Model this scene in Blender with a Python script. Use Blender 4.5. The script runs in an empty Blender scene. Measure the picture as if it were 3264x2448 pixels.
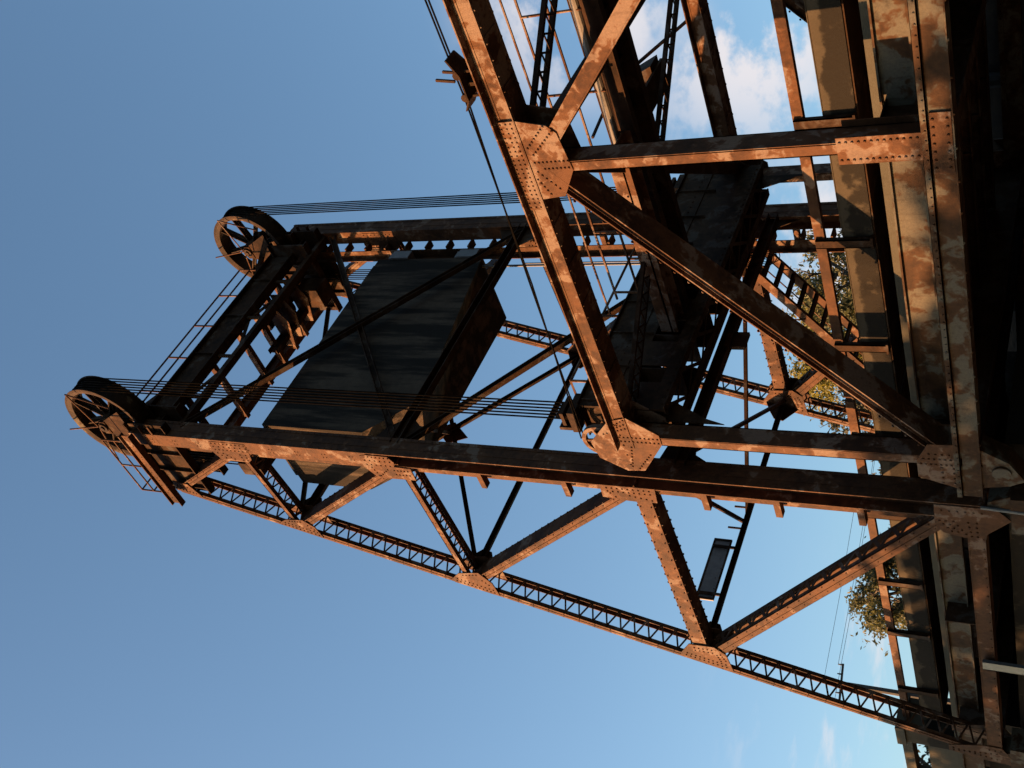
import bpy, bmesh, math, random
from mathutils import Vector, Matrix, noise
random.seed(7)
SC = bpy.context.scene
COL = SC.collection
V = Vector
W = 8.99                      # distance between the two truss planes (m)

# ------------------------------------------------------------------ camera
cam_d = bpy.data.cameras.new("camera")
cam = bpy.data.objects.new("camera", cam_d); COL.objects.link(cam)
yaw, pitch, roll = 0.79998, 0.511368, 0.043989
fw = V((-math.sin(yaw)*math.cos(pitch), math.cos(yaw)*math.cos(pitch), math.sin(pitch)))
rt = V((math.cos(yaw), math.sin(yaw), 0)); up = rt.cross(fw)
r2 = rt*math.cos(roll)+up*math.sin(roll); u2 = up*math.cos(roll)-rt*math.sin(roll)
# the camera is held sideways: picture right = down, picture up = right
cam.matrix_world = Matrix.Translation((16.7859, -13.7379, -3.2267)) @ Matrix((-u2, r2, -fw)).transposed().to_4x4()
cam_d.sensor_width = 36.0; cam_d.lens = 3489.7/3264*36.0
cam_d.clip_start = 0.1; cam_d.clip_end = 3000
SC.camera = cam

# ------------------------------------------------------------------ light
SUN_EL, SUN_AZ = math.radians(13.0), math.radians(222.0)     # azimuth clockwise from +Y: low sun behind-left
sdir = V((math.sin(SUN_AZ)*math.cos(SUN_EL), math.cos(SUN_AZ)*math.cos(SUN_EL), math.sin(SUN_EL)))
ld = bpy.data.lights.new("sun", 'SUN'); ld.energy = 5.0; ld.angle = math.radians(0.5); ld.color = (1.0, 0.51, 0.21)
lo = bpy.data.objects.new("sun", ld); COL.objects.link(lo)
lo.rotation_euler = (-sdir).to_track_quat('-Z', 'Y').to_euler()

wd = bpy.data.worlds.new("World"); SC.world = wd; wd.use_nodes = True
nt = wd.node_tree; N = nt.nodes; L = nt.links; N.clear()
out = N.new('ShaderNodeOutputWorld'); bg = N.new('ShaderNodeBackground'); bg.inputs['Strength'].default_value = 0.060
sky = N.new('ShaderNodeTexSky'); sky.sky_type = 'NISHITA'; sky.sun_disc = False
sky.sun_elevation = SUN_EL; sky.sun_rotation = SUN_AZ
sky.air_density = 1.0; sky.dust_density = 2.0; sky.ozone_density = 2.4
tc = N.new('ShaderNodeTexCoord')
def cloud(scale, lo_, hi_, stretch, centre, rin, rout, amount, loc):
    mp = N.new('ShaderNodeMapping'); mp.inputs['Scale'].default_value = stretch; mp.inputs['Location'].default_value = loc
    L.new(tc.outputs['Generated'], mp.inputs['Vector'])
    ns = N.new('ShaderNodeTexNoise'); ns.inputs['Scale'].default_value = scale; ns.inputs['Detail'].default_value = 8; ns.inputs['Roughness'].default_value = 0.58
    L.new(mp.outputs[0], ns.inputs['Vector'])
    mr = N.new('ShaderNodeMapRange'); mr.interpolation_type = 'SMOOTHSTEP'
    mr.inputs['From Min'].default_value = lo_; mr.inputs['From Max'].default_value = hi_
    L.new(ns.outputs['Fac'], mr.inputs['Value'])
    dt = N.new('ShaderNodeVectorMath'); dt.operation = 'DISTANCE'; dt.inputs[1].default_value = centre
    L.new(tc.outputs['Generated'], dt.inputs[0])
    m2 = N.new('ShaderNodeMapRange'); m2.interpolation_type = 'SMOOTHSTEP'
    m2.inputs['From Min'].default_value = rout; m2.inputs['From Max'].default_value = rin
    L.new(dt.outputs['Value'], m2.inputs['Value'])
    mu = N.new('ShaderNodeMath'); mu.operation = 'MULTIPLY'; L.new(mr.outputs[0], mu.inputs[0]); L.new(m2.outputs[0], mu.inputs[1])
    m3 = N.new('ShaderNodeMath'); m3.operation = 'MULTIPLY'; m3.inputs[1].default_value = amount; L.new(mu.outputs[0], m3.inputs[0])
    return m3.outputs[0]
wb = N.new('ShaderNodeMix'); wb.data_type = 'RGBA'; wb.blend_type = 'MULTIPLY'; wb.inputs['Factor'].default_value = 1.0
L.new(sky.outputs[0], wb.inputs[6]); wb.inputs[7].default_value = (0.93, 1.0, 0.97, 1)     # the camera's cool white balance
prev = wb.outputs[2]
def cdir(az, el):
    return (math.sin(az)*math.cos(el), math.cos(az)*math.cos(el), math.sin(el))
for a in (dict(scale=10.0, lo_=0.44, hi_=0.58, stretch=(1, 1, 1.3), centre=(-0.36, 0.83, 0.42), rin=0.03, rout=0.14, amount=0.8, loc=(3.1, 0.4, 0)),
          dict(scale=12.0, lo_=0.44, hi_=0.57, stretch=(1, 1, 1.2), centre=(-0.43, 0.855, 0.29), rin=0.03, rout=0.15, amount=0.85, loc=(0.7, 1.9, 0)),
          dict(scale=12.0, lo_=0.38, hi_=0.58, stretch=(1, 1, 1.6), centre=(-0.592, 0.766, 0.24), rin=0.02, rout=0.10, amount=0.85, loc=(5.2, 0.1, 0)),
          dict(scale=9.0, lo_=0.49, hi_=0.72, stretch=(1, 1, 4), centre=(-0.86, 0.47, 0.17), rin=0.03, rout=0.16, amount=0.75, loc=(0, 0, 0))):
    f = cloud(**a)
    mx = N.new('ShaderNodeMix'); mx.data_type = 'RGBA'
    L.new(f, mx.inputs['Factor']); L.new(prev, mx.inputs[6]); mx.inputs[7].default_value = (3.3, 3.05, 3.05, 1)
    prev = mx.outputs[2]
L.new(prev, bg.inputs['Color']); L.new(bg.outputs[0], out.inputs['Surface'])

SC.view_settings.view_transform = 'Standard'; SC.view_settings.look = 'None'
SC.view_settings.exposure = 2.2; SC.view_settings.gamma = 1.0

# ------------------------------------------------------------------ materials
def mat(name):
    m = bpy.data.materials.new(name); m.use_nodes = True
    t = m.node_tree; t.nodes.clear()
    o = t.nodes.new('ShaderNodeOutputMaterial'); b = t.nodes.new('ShaderNodeBsdfPrincipled')
    t.links.new(b.outputs[0], o.inputs[0])
    return m, t, b
def pos(t, scale=(1, 1, 1)):
    g = t.nodes.new('ShaderNodeNewGeometry'); mp = t.nodes.new('ShaderNodeMapping'); mp.inputs['Scale'].default_value = scale
    t.links.new(g.outputs['Position'], mp.inputs['Vector']); return mp.outputs[0]
def nz(t, v, scale, detail=4, rough=0.55, dist=0.0):
    n = t.nodes.new('ShaderNodeTexNoise'); n.inputs['Scale'].default_value = scale; n.inputs['Detail'].default_value = detail
    n.inputs['Roughness'].default_value = rough; n.inputs['Distortion'].default_value = dist
    t.links.new(v, n.inputs['Vector']); return n.outputs['Fac']
def rng(t, f, a, b, smooth=True):
    r = t.nodes.new('ShaderNodeMapRange'); r.interpolation_type = 'SMOOTHSTEP' if smooth else 'LINEAR'
    r.inputs['From Min'].default_value = a; r.inputs['From Max'].default_value = b
    t.links.new(f, r.inputs['Value']); return r.outputs[0]
def mixc(t, f, a, b):
    m = t.nodes.new('ShaderNodeMix'); m.data_type = 'RGBA'
    if hasattr(f, 'links'): t.links.new(f, m.inputs['Factor'])
    else: m.inputs['Factor'].default_value = f
    for s, c in ((6, a), (7, b)):
        if hasattr(c, 'links'): t.links.new(c, m.inputs[s])
        else: m.inputs[s].default_value = (*c, 1)
    return m.outputs[2]
def bump(t, b, f, strength, dist):
    n = t.nodes.new('ShaderNodeBump'); n.inputs['Strength'].default_value = strength; n.inputs['Distance'].default_value = dist
    t.links.new(f, n.inputs['Height']); t.links.new(n.outputs[0], b.inputs['Normal'])

def mth(t, op, a, b_=None, c=None):
    n = t.nodes.new('ShaderNodeMath'); n.operation = op
    for k, v in enumerate((a, b_, c)):
        if v is None: continue
        if hasattr(v, 'links'): t.links.new(v, n.inputs[k])
        else: n.inputs[k].default_value = v
    return n.outputs[0]
def steel(name, rust, rust2, paint, lo_, hi_, scale=1.6, dirt=0.5, rough=0.75):
    """rusty steel; old primer left on it in islands of several sizes, thicker in some stretches than others"""
    m, t, b = mat(name); p = pos(t)
    big = nz(t, p, scale, 3, 0.45, 0.6); mid = nz(t, p, scale*3.3, 3, 0.55, 0.7); small = nz(t, p, scale*9, 3, 0.6, 0.4); wide = nz(t, p, 0.33, 2, 0.5)
    h = mth(t, 'MULTIPLY', big, 0.60); h = mth(t, 'MULTIPLY_ADD', mid, 0.33, h); h = mth(t, 'MULTIPLY_ADD', small, 0.07, h)
    h = mth(t, 'MULTIPLY_ADD', mth(t, 'SUBTRACT', wide, 0.5), 0.22, h)
    island = rng(t, h, lo_, hi_); halo = rng(t, h, lo_-0.045, lo_+0.01)
    var = rng(t, mth(t, 'MULTIPLY_ADD', nz(t, p, 1.1, 3, 0.5), 0.55, mth(t, 'MULTIPLY', nz(t, p, 7.5, 6, 0.7), 0.45)), 0.36, 0.62)
    base = mixc(t, var, tuple(c*0.62 for c in rust), rust2)
    base = mixc(t, mth(t, 'MULTIPLY', halo, 0.5), base, tuple(c*1.35 for c in rust2))
    fine = rng(t, nz(t, p, 22, 5, 0.75), 0.35, 0.75)
    pt = mixc(t, fine, paint, tuple(c*0.72 for c in paint))
    c1 = mixc(t, island, base, pt)
    sx = nz(t, pos(t, (9, 9, 0.8)), 1.0, 4, 0.6)                       # run-down streaks
    streak = mth(t, 'MULTIPLY', rng(t, sx, 0.55, 0.72), 0.45)
    c1 = mixc(t, streak, c1, tuple(c*0.7 for c in rust))
    c2 = mixc(t, mth(t, 'MULTIPLY', rng(t, nz(t, p, 2.7, 5, 0.6), 0.52, 0.75), dirt), c1, tuple(c*0.4 for c in rust))
    t.links.new(c2, b.inputs['Base Color']); b.inputs['Roughness'].default_value = rough; b.inputs['Specular IOR Level'].default_value = 0.10
    bump(t, b, mth(t, 'ADD', nz(t, p, 38, 6, 0.7), mth(t, 'MULTIPLY', island, 0.4)), 0.4, 0.01)
    return m
M = {}
M['steel'] = steel('rusted tower steel', (0.038, 0.0155, 0.0066), (0.060, 0.0245, 0.0098), (0.112, 0.072, 0.050), 0.545, 0.60, 1.7)
M['steel_span'] = steel('peeling span steel', (0.038, 0.0155, 0.0066), (0.060, 0.0245, 0.0098), (0.120, 0.078, 0.055), 0.508, 0.556, 1.7)
M['steel_shade'] = steel('weathered steel darkened for shade', (0.016, 0.0085, 0.0048), (0.030, 0.0145, 0.0072), (0.046, 0.032, 0.024), 0.545, 0.60, 1.4)  # darker copy of the tower steel, with shade put into its colour
M['steel_cream'] = steel('cream painted girder rusting through', (0.0235, 0.0108, 0.0046), (0.0343, 0.0152, 0.0059), (0.0662, 0.0564, 0.0417), 0.49, 0.55, 1.5, 0.9)
[n for n in M['steel_shade'].node_tree.nodes if n.type == 'BSDF_PRINCIPLED'][0].inputs['Specular IOR Level'].default_value = 0.05
M['sheave'] = steel('sheave casting', (0.0193, 0.0109, 0.0065), (0.0323, 0.0177, 0.0097), (0.0709, 0.0547, 0.0355), 0.58, 0.62, 1.8)
M['rope'] = steel('greased wire rope', (0.0034, 0.0030, 0.0026), (0.0052, 0.0043, 0.0038), (0.0086, 0.0074, 0.0065), 0.6, 0.65, 6)
[n for n in M['rope'].node_tree.nodes if n.type == 'BSDF_PRINCIPLED'][0].inputs['Specular IOR Level'].default_value = 0.0
def concrete(name, a, b_, streak, lo_, hi_, sscale, bands=0.0, ztop=None):
    m, t, b = mat(name)
    sf = nz(t, pos(t, sscale), 1.0, 8, 0.66)
    if ztop:                                  # water stain that never reaches the top edge
        sx = t.nodes.new('ShaderNodeSeparateXYZ'); t.links.new(pos(t), sx.inputs[0])
        zr = rng(t, sx.outputs['Z'], ztop[0], ztop[1]); ad = t.nodes.new('ShaderNodeMath'); ad.operation = 'MULTIPLY_ADD'
        ad.inputs[1].default_value = -0.30; t.links.new(zr, ad.inputs[0]); t.links.new(sf, ad.inputs[2]); sf = ad.outputs[0]
    st = rng(t, sf, lo_, hi_)
    p = pos(t); var = rng(t, nz(t, p, 3.0, 7, 0.65), 0.3, 0.7)
    c = mixc(t, st, mixc(t, var, a, b_), streak)
    wv = t.nodes.new('ShaderNodeTexWave'); wv.wave_type = 'BANDS'; wv.bands_direction = 'Z'; wv.inputs['Scale'].default_value = 2.2; wv.inputs['Distortion'].default_value = 1.2; wv.inputs['Detail'].default_value = 3
    t.links.new(p, wv.inputs['Vector'])
    if bands: c = mixc(t, rng(t, wv.outputs['Fac'], 0.93, 1.0), c, tuple(x*(1-bands) for x in a))
    t.links.new(c, b.inputs['Base Color']); b.inputs['Roughness'].default_value = 0.9; b.inputs['Specular IOR Level'].default_value = 0.1
    bump(t, b, nz(t, p, 14, 8, 0.7), 0.5, 0.02)
    return m
M['cw'] = concrete('counterweight concrete', (0.040, 0.0275, 0.0195), (0.056, 0.039, 0.027), (0.011, 0.008, 0.006), 0.42, 0.55, (1.5, 1.5, 0.15), 0.0)
M['concrete'] = concrete('parapet concrete', (0.0333, 0.0269, 0.0183), (0.0430, 0.0344, 0.0237), (0.0102, 0.0083, 0.0062), 0.33, 0.45, (1.6, 1.2, 1.6), 0, (0.95, 1.2))
M['pale_conc'] = concrete('slab edge concrete', (0.0457, 0.0403, 0.0296), (0.0537, 0.0483, 0.0360), (0.0215, 0.0188, 0.0150), 0.6, 0.75, (1.5, 1, 1))
def plain(name, c1, c2, scale, rough=0.9, bs=0.5):
    m, t, b = mat(name); p = pos(t)
    t.links.new(mixc(t, rng(t, nz(t, p, scale, 6, 0.65), 0.35, 0.65), c1, c2), b.inputs['Base Color']); b.inputs['Roughness'].default_value = rough
    bump(t, b, nz(t, p, scale*4, 6, 0.7), bs, 0.02); return m
M['timber'] = plain('creosoted timber', (0.0162, 0.0120, 0.0083), (0.0277, 0.0208, 0.0138), 3)
M['asphalt'] = plain('road asphalt', (0.0208, 0.0208, 0.0208), (0.0277, 0.0267, 0.0254), 9)
M['earth'] = plain('river bank earth', (0.0231, 0.0208, 0.0138), (0.0415, 0.0347, 0.0231), 0.7)
M['bark'] = plain('bark', (0.0323, 0.0231, 0.0162), (0.0555, 0.0415, 0.0277), 6)
M['pole'] = plain('weathered pole timber', (0.0277, 0.0231, 0.0194), (0.0415, 0.0347, 0.0277), 5)
M['galv'] = plain('grey galvanised steel', (0.0414, 0.0414, 0.0395), (0.0564, 0.0545, 0.0526), 7, 0.5, 0.1)
M['panel'] = plain('grey sheet panel', (0.0600, 0.0508, 0.0485), (0.0832, 0.0716, 0.0670), 5, 0.6, 0.1)
M['conduit'] = plain('conduit', (0.0277, 0.0254, 0.0231), (0.0415, 0.0370, 0.0323), 5, 0.6, 0.1)
M['pipe'] = plain('pale pipe', (0.0555, 0.0462, 0.0393), (0.0832, 0.0693, 0.0555), 4, 0.6, 0.1)
def leafmat(name, a, b_):
    m, t, b = mat(name); oi = t.nodes.new('ShaderNodeNewGeometry')
    p = pos(t); f = rng(t, nz(t, p, 2.2, 5, 0.7), 0.3, 0.7)
    t.links.new(mixc(t, f, a, b_), b.inputs['Base Color']); b.inputs['Roughness'].default_value = 0.7
    tr = t.nodes.new('ShaderNodeBsdfTranslucent'); tr.inputs[0].default_value = (*[c*1.3 for c in b_], 1)
    mx = t.nodes.new('ShaderNodeMixShader'); mx.inputs[0].default_value = 0.35
    o = [n for n in t.nodes if n.type == 'OUTPUT_MATERIAL'][0]
    t.links.new(b.outputs[0], mx.inputs[1]); t.links.new(tr.outputs[0], mx.inputs[2]); t.links.new(mx.outputs[0], o.inputs[0])
    return m
M['leaf_yellow'] = leafmat('yellowing foliage', (0.0888, 0.0850, 0.0162), (0.1478, 0.1331, 0.0221))
M['leaf_green'] = leafmat('olive foliage', (0.0406, 0.0480, 0.0147), (0.0739, 0.0739, 0.0259))
M['leaf_dark'] = leafmat('dark foliage', (0.0296, 0.0333, 0.0147), (0.0592, 0.0555, 0.0259))
m, t, b = mat('river water'); b.inputs['Base Color'].default_value = (0.02, 0.03, 0.03, 1); b.inputs['Roughness'].default_value = 0.08
bump(t, b, nz(t, pos(t), 1.2, 5, 0.6), 0.4, 0.1); M['water'] = m

# ------------------------------------------------------------------ mesh helpers
class MB:
    def __init__(s): s.v = []; s.f = []
    def quad8(s, c):                      # c: two rings of n corner points
        n = len(c)//2; o = len(s.v); s.v += [tuple(p) for p in c]
        s.f.append(tuple(o+i for i in reversed(range(n)))); s.f.append(tuple(o+n+i for i in range(n)))
        for i in range(n):
            j = (i+1) % n; s.f.append((o+i, o+j, o+n+j, o+n+i))
    def box(s, x0, x1, y0, y1, z0, z1):
        s.quad8([V((x0, y0, z0)), V((x1, y0, z0)), V((x1, y1, z0)), V((x0, y1, z0)), V((x0, y0, z1)), V((x1, y0, z1)), V((x1, y1, z1)), V((x0, y1, z1))])
    def bar(s, p, q, w, d, side=(0, 1, 0), off=0.0, lat=0.0):
        """bar from p to q, d thick along 'side' (off = shift along side), w across it (lat = shift)"""
        p = V(p); q = V(q); ax = (q-p).normalized(); sd = V(side); sd = (sd-ax*sd.dot(ax)).normalized(); wt = ax.cross(sd)
        c = []
        for e in (p, q):
            e = e+sd*off+wt*lat
            c += [e-wt*w/2-sd*d/2, e+wt*w/2-sd*d/2, e+wt*w/2+sd*d/2, e-wt*w/2+sd*d/2]
        s.quad8(c)
    def prism(s, pts, vec):
        vec = V(vec); pts = [V(p) for p in pts]; s.quad8(pts+[p+vec for p in pts])
    def tube(s, path, r, n=8):
        path = [V(p) for p in path]; rings = []
        for i, p in enumerate(path):
            a = path[max(i-1, 0)]; c = path[min(i+1, len(path)-1)]; d = (c-a).normalized()
            u = d.orthogonal().normalized() if i == 0 else (u-d*u.dot(d)).normalized()
            w = d.cross(u); o = len(s.v)
            s.v += [tuple(p+(u*math.cos(k*2*math.pi/n)+w*math.sin(k*2*math.pi/n))*(r[i] if isinstance(r, list) else r)) for k in range(n)]
            rings.append(o)
        for a, c in zip(rings, rings[1:]):
            for k in range(n):
                j = (k+1) % n; s.f.append((a+k, a+j, c+j, c+k))
        s.f.append(tuple(rings[0]+k for k in reversed(range(n)))); s.f.append(tuple(rings[-1]+k for k in range(n)))
    def rivet(s, p, nrm, r=0.026):
        p = V(p); n = V(nrm).normalized(); u = n.orthogonal().normalized(); w = n.cross(u); o = len(s.v)
        for k in range(6): s.v.append(tuple(p+(u*math.cos(k*math.pi/3)+w*math.sin(k*math.pi/3))*r))
        for k in range(6): s.v.append(tuple(p+(u*math.cos(k*math.pi/3)+w*math.sin(k*math.pi/3))*r*0.62+n*r*0.75))
        s.v.append(tuple(p+n*r*0.95))
        for k in range(6):
            j = (k+1) % 6; s.f.append((o+k, o+j, o+6+j, o+6+k)); s.f.append((o+6+k, o+6+j, o+12))
    def build(s, name, m, parent=None):
        base = root_of(parent).location if parent else V((0, 0, 0))
        me = bpy.data.meshes.new(name); me.from_pydata([tuple(V(v)-base) for v in s.v], [], s.f)
        bm = bmesh.new(); bm.from_mesh(me); bmesh.ops.recalc_face_normals(bm, faces=bm.faces); bm.to_mesh(me); bm.free()
        me.materials.append(M[m]); o = bpy.data.objects.new(name, me); COL.objects.link(o)
        if parent: o.parent = parent
        return o
def root_of(o):
    while o.parent: o = o.parent
    return o
def tag(o, label=None, cat=None, group=None, kind=None):
    if label: o['label'] = label
    if cat: o['category'] = cat
    if group: o['group'] = group
    if kind: o['kind'] = kind
    return o
def thing(name, loc, label, cat, group=None):
    o = bpy.data.objects.new(name, None); COL.objects.link(o); o.location = loc; o.empty_display_size = 0.3
    return tag(o, label, cat, group)
def dup(o, off, parent=None):
    c = o.copy(); COL.objects.link(c); c.parent = parent or o.parent
    if parent is None: c.location = V(o.location)+V(off)
    for ch in o.children: dup(ch, off, c)
    return c
def solo(mb, name, m, label, cat, group=None, loc=None):
    o = mb.build(name, m)
    if loc is not None:
        o.data.transform(Matrix.Translation(-V(loc))); o.location = loc
    return tag(o, label, cat, group)

def xz(p, y=0.0): return V((p[0], y, p[1]))
def lerp(a, b, k): return V(a)*(1-k)+V(b)*k

# member builders, all in a truss plane: outer face at y0, depth dep along +Y
def m_box(p, q, w, y0=0.0, dep=0.42, lip=True, rivets=True, step=0.30):
    """closed box member: two webs, top and bottom plates, flange angles proud of the faces"""
    mb = MB(); p = xz(p, y0); q = xz(q, y0)
    mb.bar(p, q, w, dep, off=dep/2)
    if lip:
        for s_ in (-1, 1):
            mb.bar(p, q, w*0.30, 0.014, off=-0.007, lat=s_*w*0.35)
        for s_ in (-1, 1):
            mb.bar(p, q, 0.02, 0.09, off=0.03, lat=s_*(w/2+0.009))
            mb.bar(p, q, 0.02, 0.09, off=dep-0.03, lat=s_*(w/2+0.009))
    if rivets:
        ax = (q-p); n = int(ax.length/step); sd = V((0, 1, 0)); wt = ax.normalized().cross(sd)
        for i in range(1, n):
            c = p+ax*i/n
            for s_ in (-1, 1):
                mb.rivet(c+wt*s_*w*0.35-sd*0.014, (0, -1, 0), 0.02)
                mb.rivet(c+wt*s_*(w/2+0.019)+sd*0.03, wt*s_, 0.03)
                mb.rivet(c+wt*s_*(w/2+0.019)+sd*(dep-0.03), wt*s_, 0.03)
    return mb
def m_laced(p, q, w, y0=0.0, dep=0.5, pitch=0.42, sides=(-1,), bw=0.055, plates=0.0, cover=False, toes=False):
    """two channels joined by zigzag lacing bars on the named side(s)"""
    mb = MB(); p = xz(p, y0); q = xz(q, y0); ax = q-p; Ln = ax.length; ax.normalize(); sd = V((0, 1, 0)); wt = ax.cross(sd)
    if wt.z > 0: wt = -wt                        # wt points to the underside
    t = 0.03
    for yy in ((t/2, dep-t/2) if not toes else (0.13, dep-0.13)): mb.bar(p, q, w, t, off=yy)
    if toes: mb.bar(p, q, 0.022, 0.14, off=0.07, lat=-w/2+.011); mb.bar(p, q, 0.022, 0.14, off=dep-0.07, lat=-w/2+.011)
    if cover:
        mb.bar(p, q, 0.02, dep+0.06, off=dep/2, lat=-(w/2+0.012))
        for i in range(1, int(Ln/0.3)):
            for yy in (0.0, dep): mb.rivet(p+ax*(0.3*i)+sd*yy-wt*(w/2+0.022), -wt, 0.03)
    if not toes and not cover: mb.bar(p, q, 0.022, 0.13, off=dep-0.065, lat=w/2-0.012)
    for yy, o_ in ((0.05, 0), (dep-0.05, 0)):
        for s_ in (-1, 1):
            mb.bar(p, q, 0.022, 0.10, off=yy, lat=s_*(w/2-0.011)*1.0)
    if not toes: mb.bar(p, q, w*0.42, 0.012, off=-0.006, lat=w*0.24)
    n = max(2, int(round(Ln/pitch)))
    for s_ in sides:
        for i in range(n):
            a = p+ax*(Ln*i/n); c = p+ax*(Ln*(i+1)/n)
            o1 = 0.05 if i % 2 == 0 else dep-0.05; o2 = dep-0.05 if i % 2 == 0 else 0.05
            lift = wt*(-s_)*(w/2+0.008)
            mb.bar(a+sd*o1+lift, c+sd*o2+lift, bw, 0.014, side=wt)
    if plates:
        for e, sg in ((p, 1), (q, -1)):
            mb.bar(e, e+ax*sg*plates, 0.014, dep-0.02, off=dep/2, lat=0.0)
    k = int(Ln/0.42)
    for i in range(1, k if not toes else 0):
        c = p+ax*(Ln*i/k); mb.rivet(c-sd*0.012+wt*w*0.22, (0, -1, 0), 0.016); mb.rivet(c-sd*0.012-wt*w*0.30, (0, -1, 0), 0.016)
    return mb
def poly_in(pt, poly):
    x, z = pt; ins = False; j = len(poly)-1
    for i in range(len(poly)):
        a, c = poly[i], poly[j]
        if (a[1] > z) != (c[1] > z) and x < (c[0]-a[0])*(z-a[1])/(c[1]-a[1])+a[0]: ins = not ins
        j = i
    return ins
def m_gusset(poly, y0=0.0, dep=0.5, lines=(), r=0.026, both=True):
    """riveted plates on both faces of a joint; lines = rows of rivets (start, end, pitch)"""
    mb = MB(); th = 0.028
    mb.prism([xz(p, y0-th) for p in poly], (0, th-0.002, 0))
    if both: mb.prism([xz(p, y0+dep+0.002) for p in poly], (0, th, 0))
    for a, c, pitch in lines:
        a = V((a[0], a[1])); c = V((c[0], c[1])); n = max(1, int((c-a).length/pitch))
        for i in range(n+1):
            p = a.lerp(c, i/n)
            if poly_in((p.x, p.y), poly): mb.rivet((p.x, y0-th, p.y), (0, -1, 0), r)
    return mb

# ------------------------------------------------------------------ lift tower
LEGS = 0.3127
def lx(z): return -8.94+LEGS*z
A = (lx(5.84), 5.84); B = (lx(11.95), 11.95); C_ = (lx(17.03), 17.03); T = (lx(20.85), 20.85)
E_ = (-0.42, 5.84); F_ = (-0.42, 12.1); G_ = (-0.42, 17.35); CB = (-0.45, -0.7); LB = (lx(-0.75), -0.75)

tower = thing('lift_tower', (0, 0, -1.1), 'tall rusty steel lift bridge tower with inclined rear legs and two rope wheels', 'bridge tower')
parts = []
def tp(mb, name, m='steel', label=None):
    o = mb.build(name, m, tower); parts.append(o)
    if label: o['label'] = label
    return o
# front column: open H section below, closed by a cover plate above
mb = MB()
mb.box(-0.03, 0, 0, 0.52, -1.05, 21.2)
mb.box(-0.43, -0.40, 0, 0.52, -1.05, 21.2)
mb.box(-0.40, -0.03, 0.24, 0.27, -1.05, 21.2)
mb.box(-0.43, 0.0, -0.016, -0.001, 12.95, 21.2)
mb.box(-0.012, 0.012, -0.02, 0.07, -1.0, 21.2); mb.box(-0.012, 0.012, 0.45, 0.54, -1.0, 21.2); mb.box(-0.002, 0.008, 0.2, 0.32, -1.0, 21.2)
for i in range(110):
    z = -0.6+i*0.2
    for yy in (0.035, 0.485): mb.rivet((0.012, yy, z), (1, 0, 0), 0.018)
for k in range(9):
    for dx, dz in ((-0.05, 0), (-0.05, .1), (-0.17, 0), (-0.17, .1)): mb.rivet((-0.13+dx, -0.016, 13.4+k*0.87+dz), (0, -1, 0), 0.018)
column = tp(mb, 'column')
# rear leg: two channels with lacing
mb = MB()
leg_nodes = [LB, A, B, C_, T]
full = m_laced(LB, T, 0.20, 0.0, 0.62, 0.19, (-1,), 0.045)
tp(full, 'rear_leg')
# web members of the tower truss
mb = m_box(E_, (A[0]+0.1, A[1]-0.05), 0.36, 0.02, 0.46, lip=False); tp(mb, 'horizontal_strut')
tp(m_laced(F_, B, 0.18, 0.02, 0.5, 0.16, (-1,), 0.042), 'horizontal_strut')
tp(m_laced(G_, C_, 0.18, 0.02, 0.5, 0.15, (-1,), 0.042), 'horizontal_strut')
tp(m_laced((CB[0], CB[1]+0.3), A, 0.30, 0.02, 0.46, 0.30, (1,), 0.09), 'diagonal_brace')
tp(m_laced(E_, B, 0.22, 0.02, 0.46, 0.34, (-1,), 0.06, cover=True), 'diagonal_brace')
tp(m_laced(F_, C_, 0.22, 0.02, 0.46, 0.34, (-1,), 0.06, cover=True), 'diagonal_brace')
tp(m_laced(G_, T, 0.20, 0.02, 0.46, 0.34, (-1,), 0.06, cover=True), 'diagonal_brace')
# bottom strut between column and rear leg
mb = MB(); mb.box(LB[0], -0.8, 0.0, 0.42, -1.02, -0.72); mb.box(LB[0], -0.8, -0.012, 0.07, -0.735, -0.715); mb.box(LB[0], -0.8, -0.012, 0.07, -1.03, -1.01)
for i in range(27): mb.rivet((-1.0-i*0.3, 0.0, -0.99), (0, -1, 0), 0.02)
tp(mb, 'bottom_strut')
# gusset plates
def gus(poly, lines, dep=0.5, y0=0.0, both=True): return tp(m_gusset(poly, y0, dep, lines, both=both), 'gusset_plate')
gus([(-0.36, 6.75), (-0.77, 6.77), (-0.82, 6.38), (-0.84, 6.0), (-0.82, 5.5), (-0.36, 5.45)],
    [((-0.45, 6.6), (-0.45, 5.6), .12), ((-.56, 6.6), (-.56, 5.6), .12), ((-.66, 6.1), (-.76, 5.6), .12), ((-.62, 6.55), (-.74, 6.45), .1)])
gus([(-0.05, 12.95), (-0.06, 12.3), (-0.25, 12.18), (-0.42, 12.25), (-0.44, 11.78), (-0.86, 11.8), (-0.86, 12.0), (-0.88, 12.63), (-0.86, 12.95), (-0.5, 13.2), (-.1, 13.15)],
    [((-.12, 12.9), (-.12, 12.3), .11), ((-.25, 13.05), (-.25, 12.3), .14), ((-.4, 13.05), (-.4, 12.35), .12), ((-.5, 12.95), (-.8, 12.85), .09), ((-.55, 12.5), (-.8, 12.8), .09), ((-.55, 12.3), (-.55, 11.9), .1), ((-.7, 12.3), (-.7, 11.9), .1)])
gus([(-0.05, 18.15), (-0.06, 16.9), (-0.39, 16.93), (-0.68, 17.01), (-0.78, 17.15), (-0.78, 18.1), (-0.52, 18.25), (-.1, 18.2)],
    [((-.12, 18.1), (-.12, 16.95), .13), ((-.24, 18.1), (-.24, 16.95), .17), ((-.36, 18.1), (-.36, 16.97), .13), ((-.5, 18.1), (-.68, 17.9), .1), ((-.5, 17.9), (-.7, 17.6), .12), ((-.5, 17.3), (-.72, 17.3), .1), ((-.5, 17.1), (-.72, 17.15), .1)])
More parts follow.
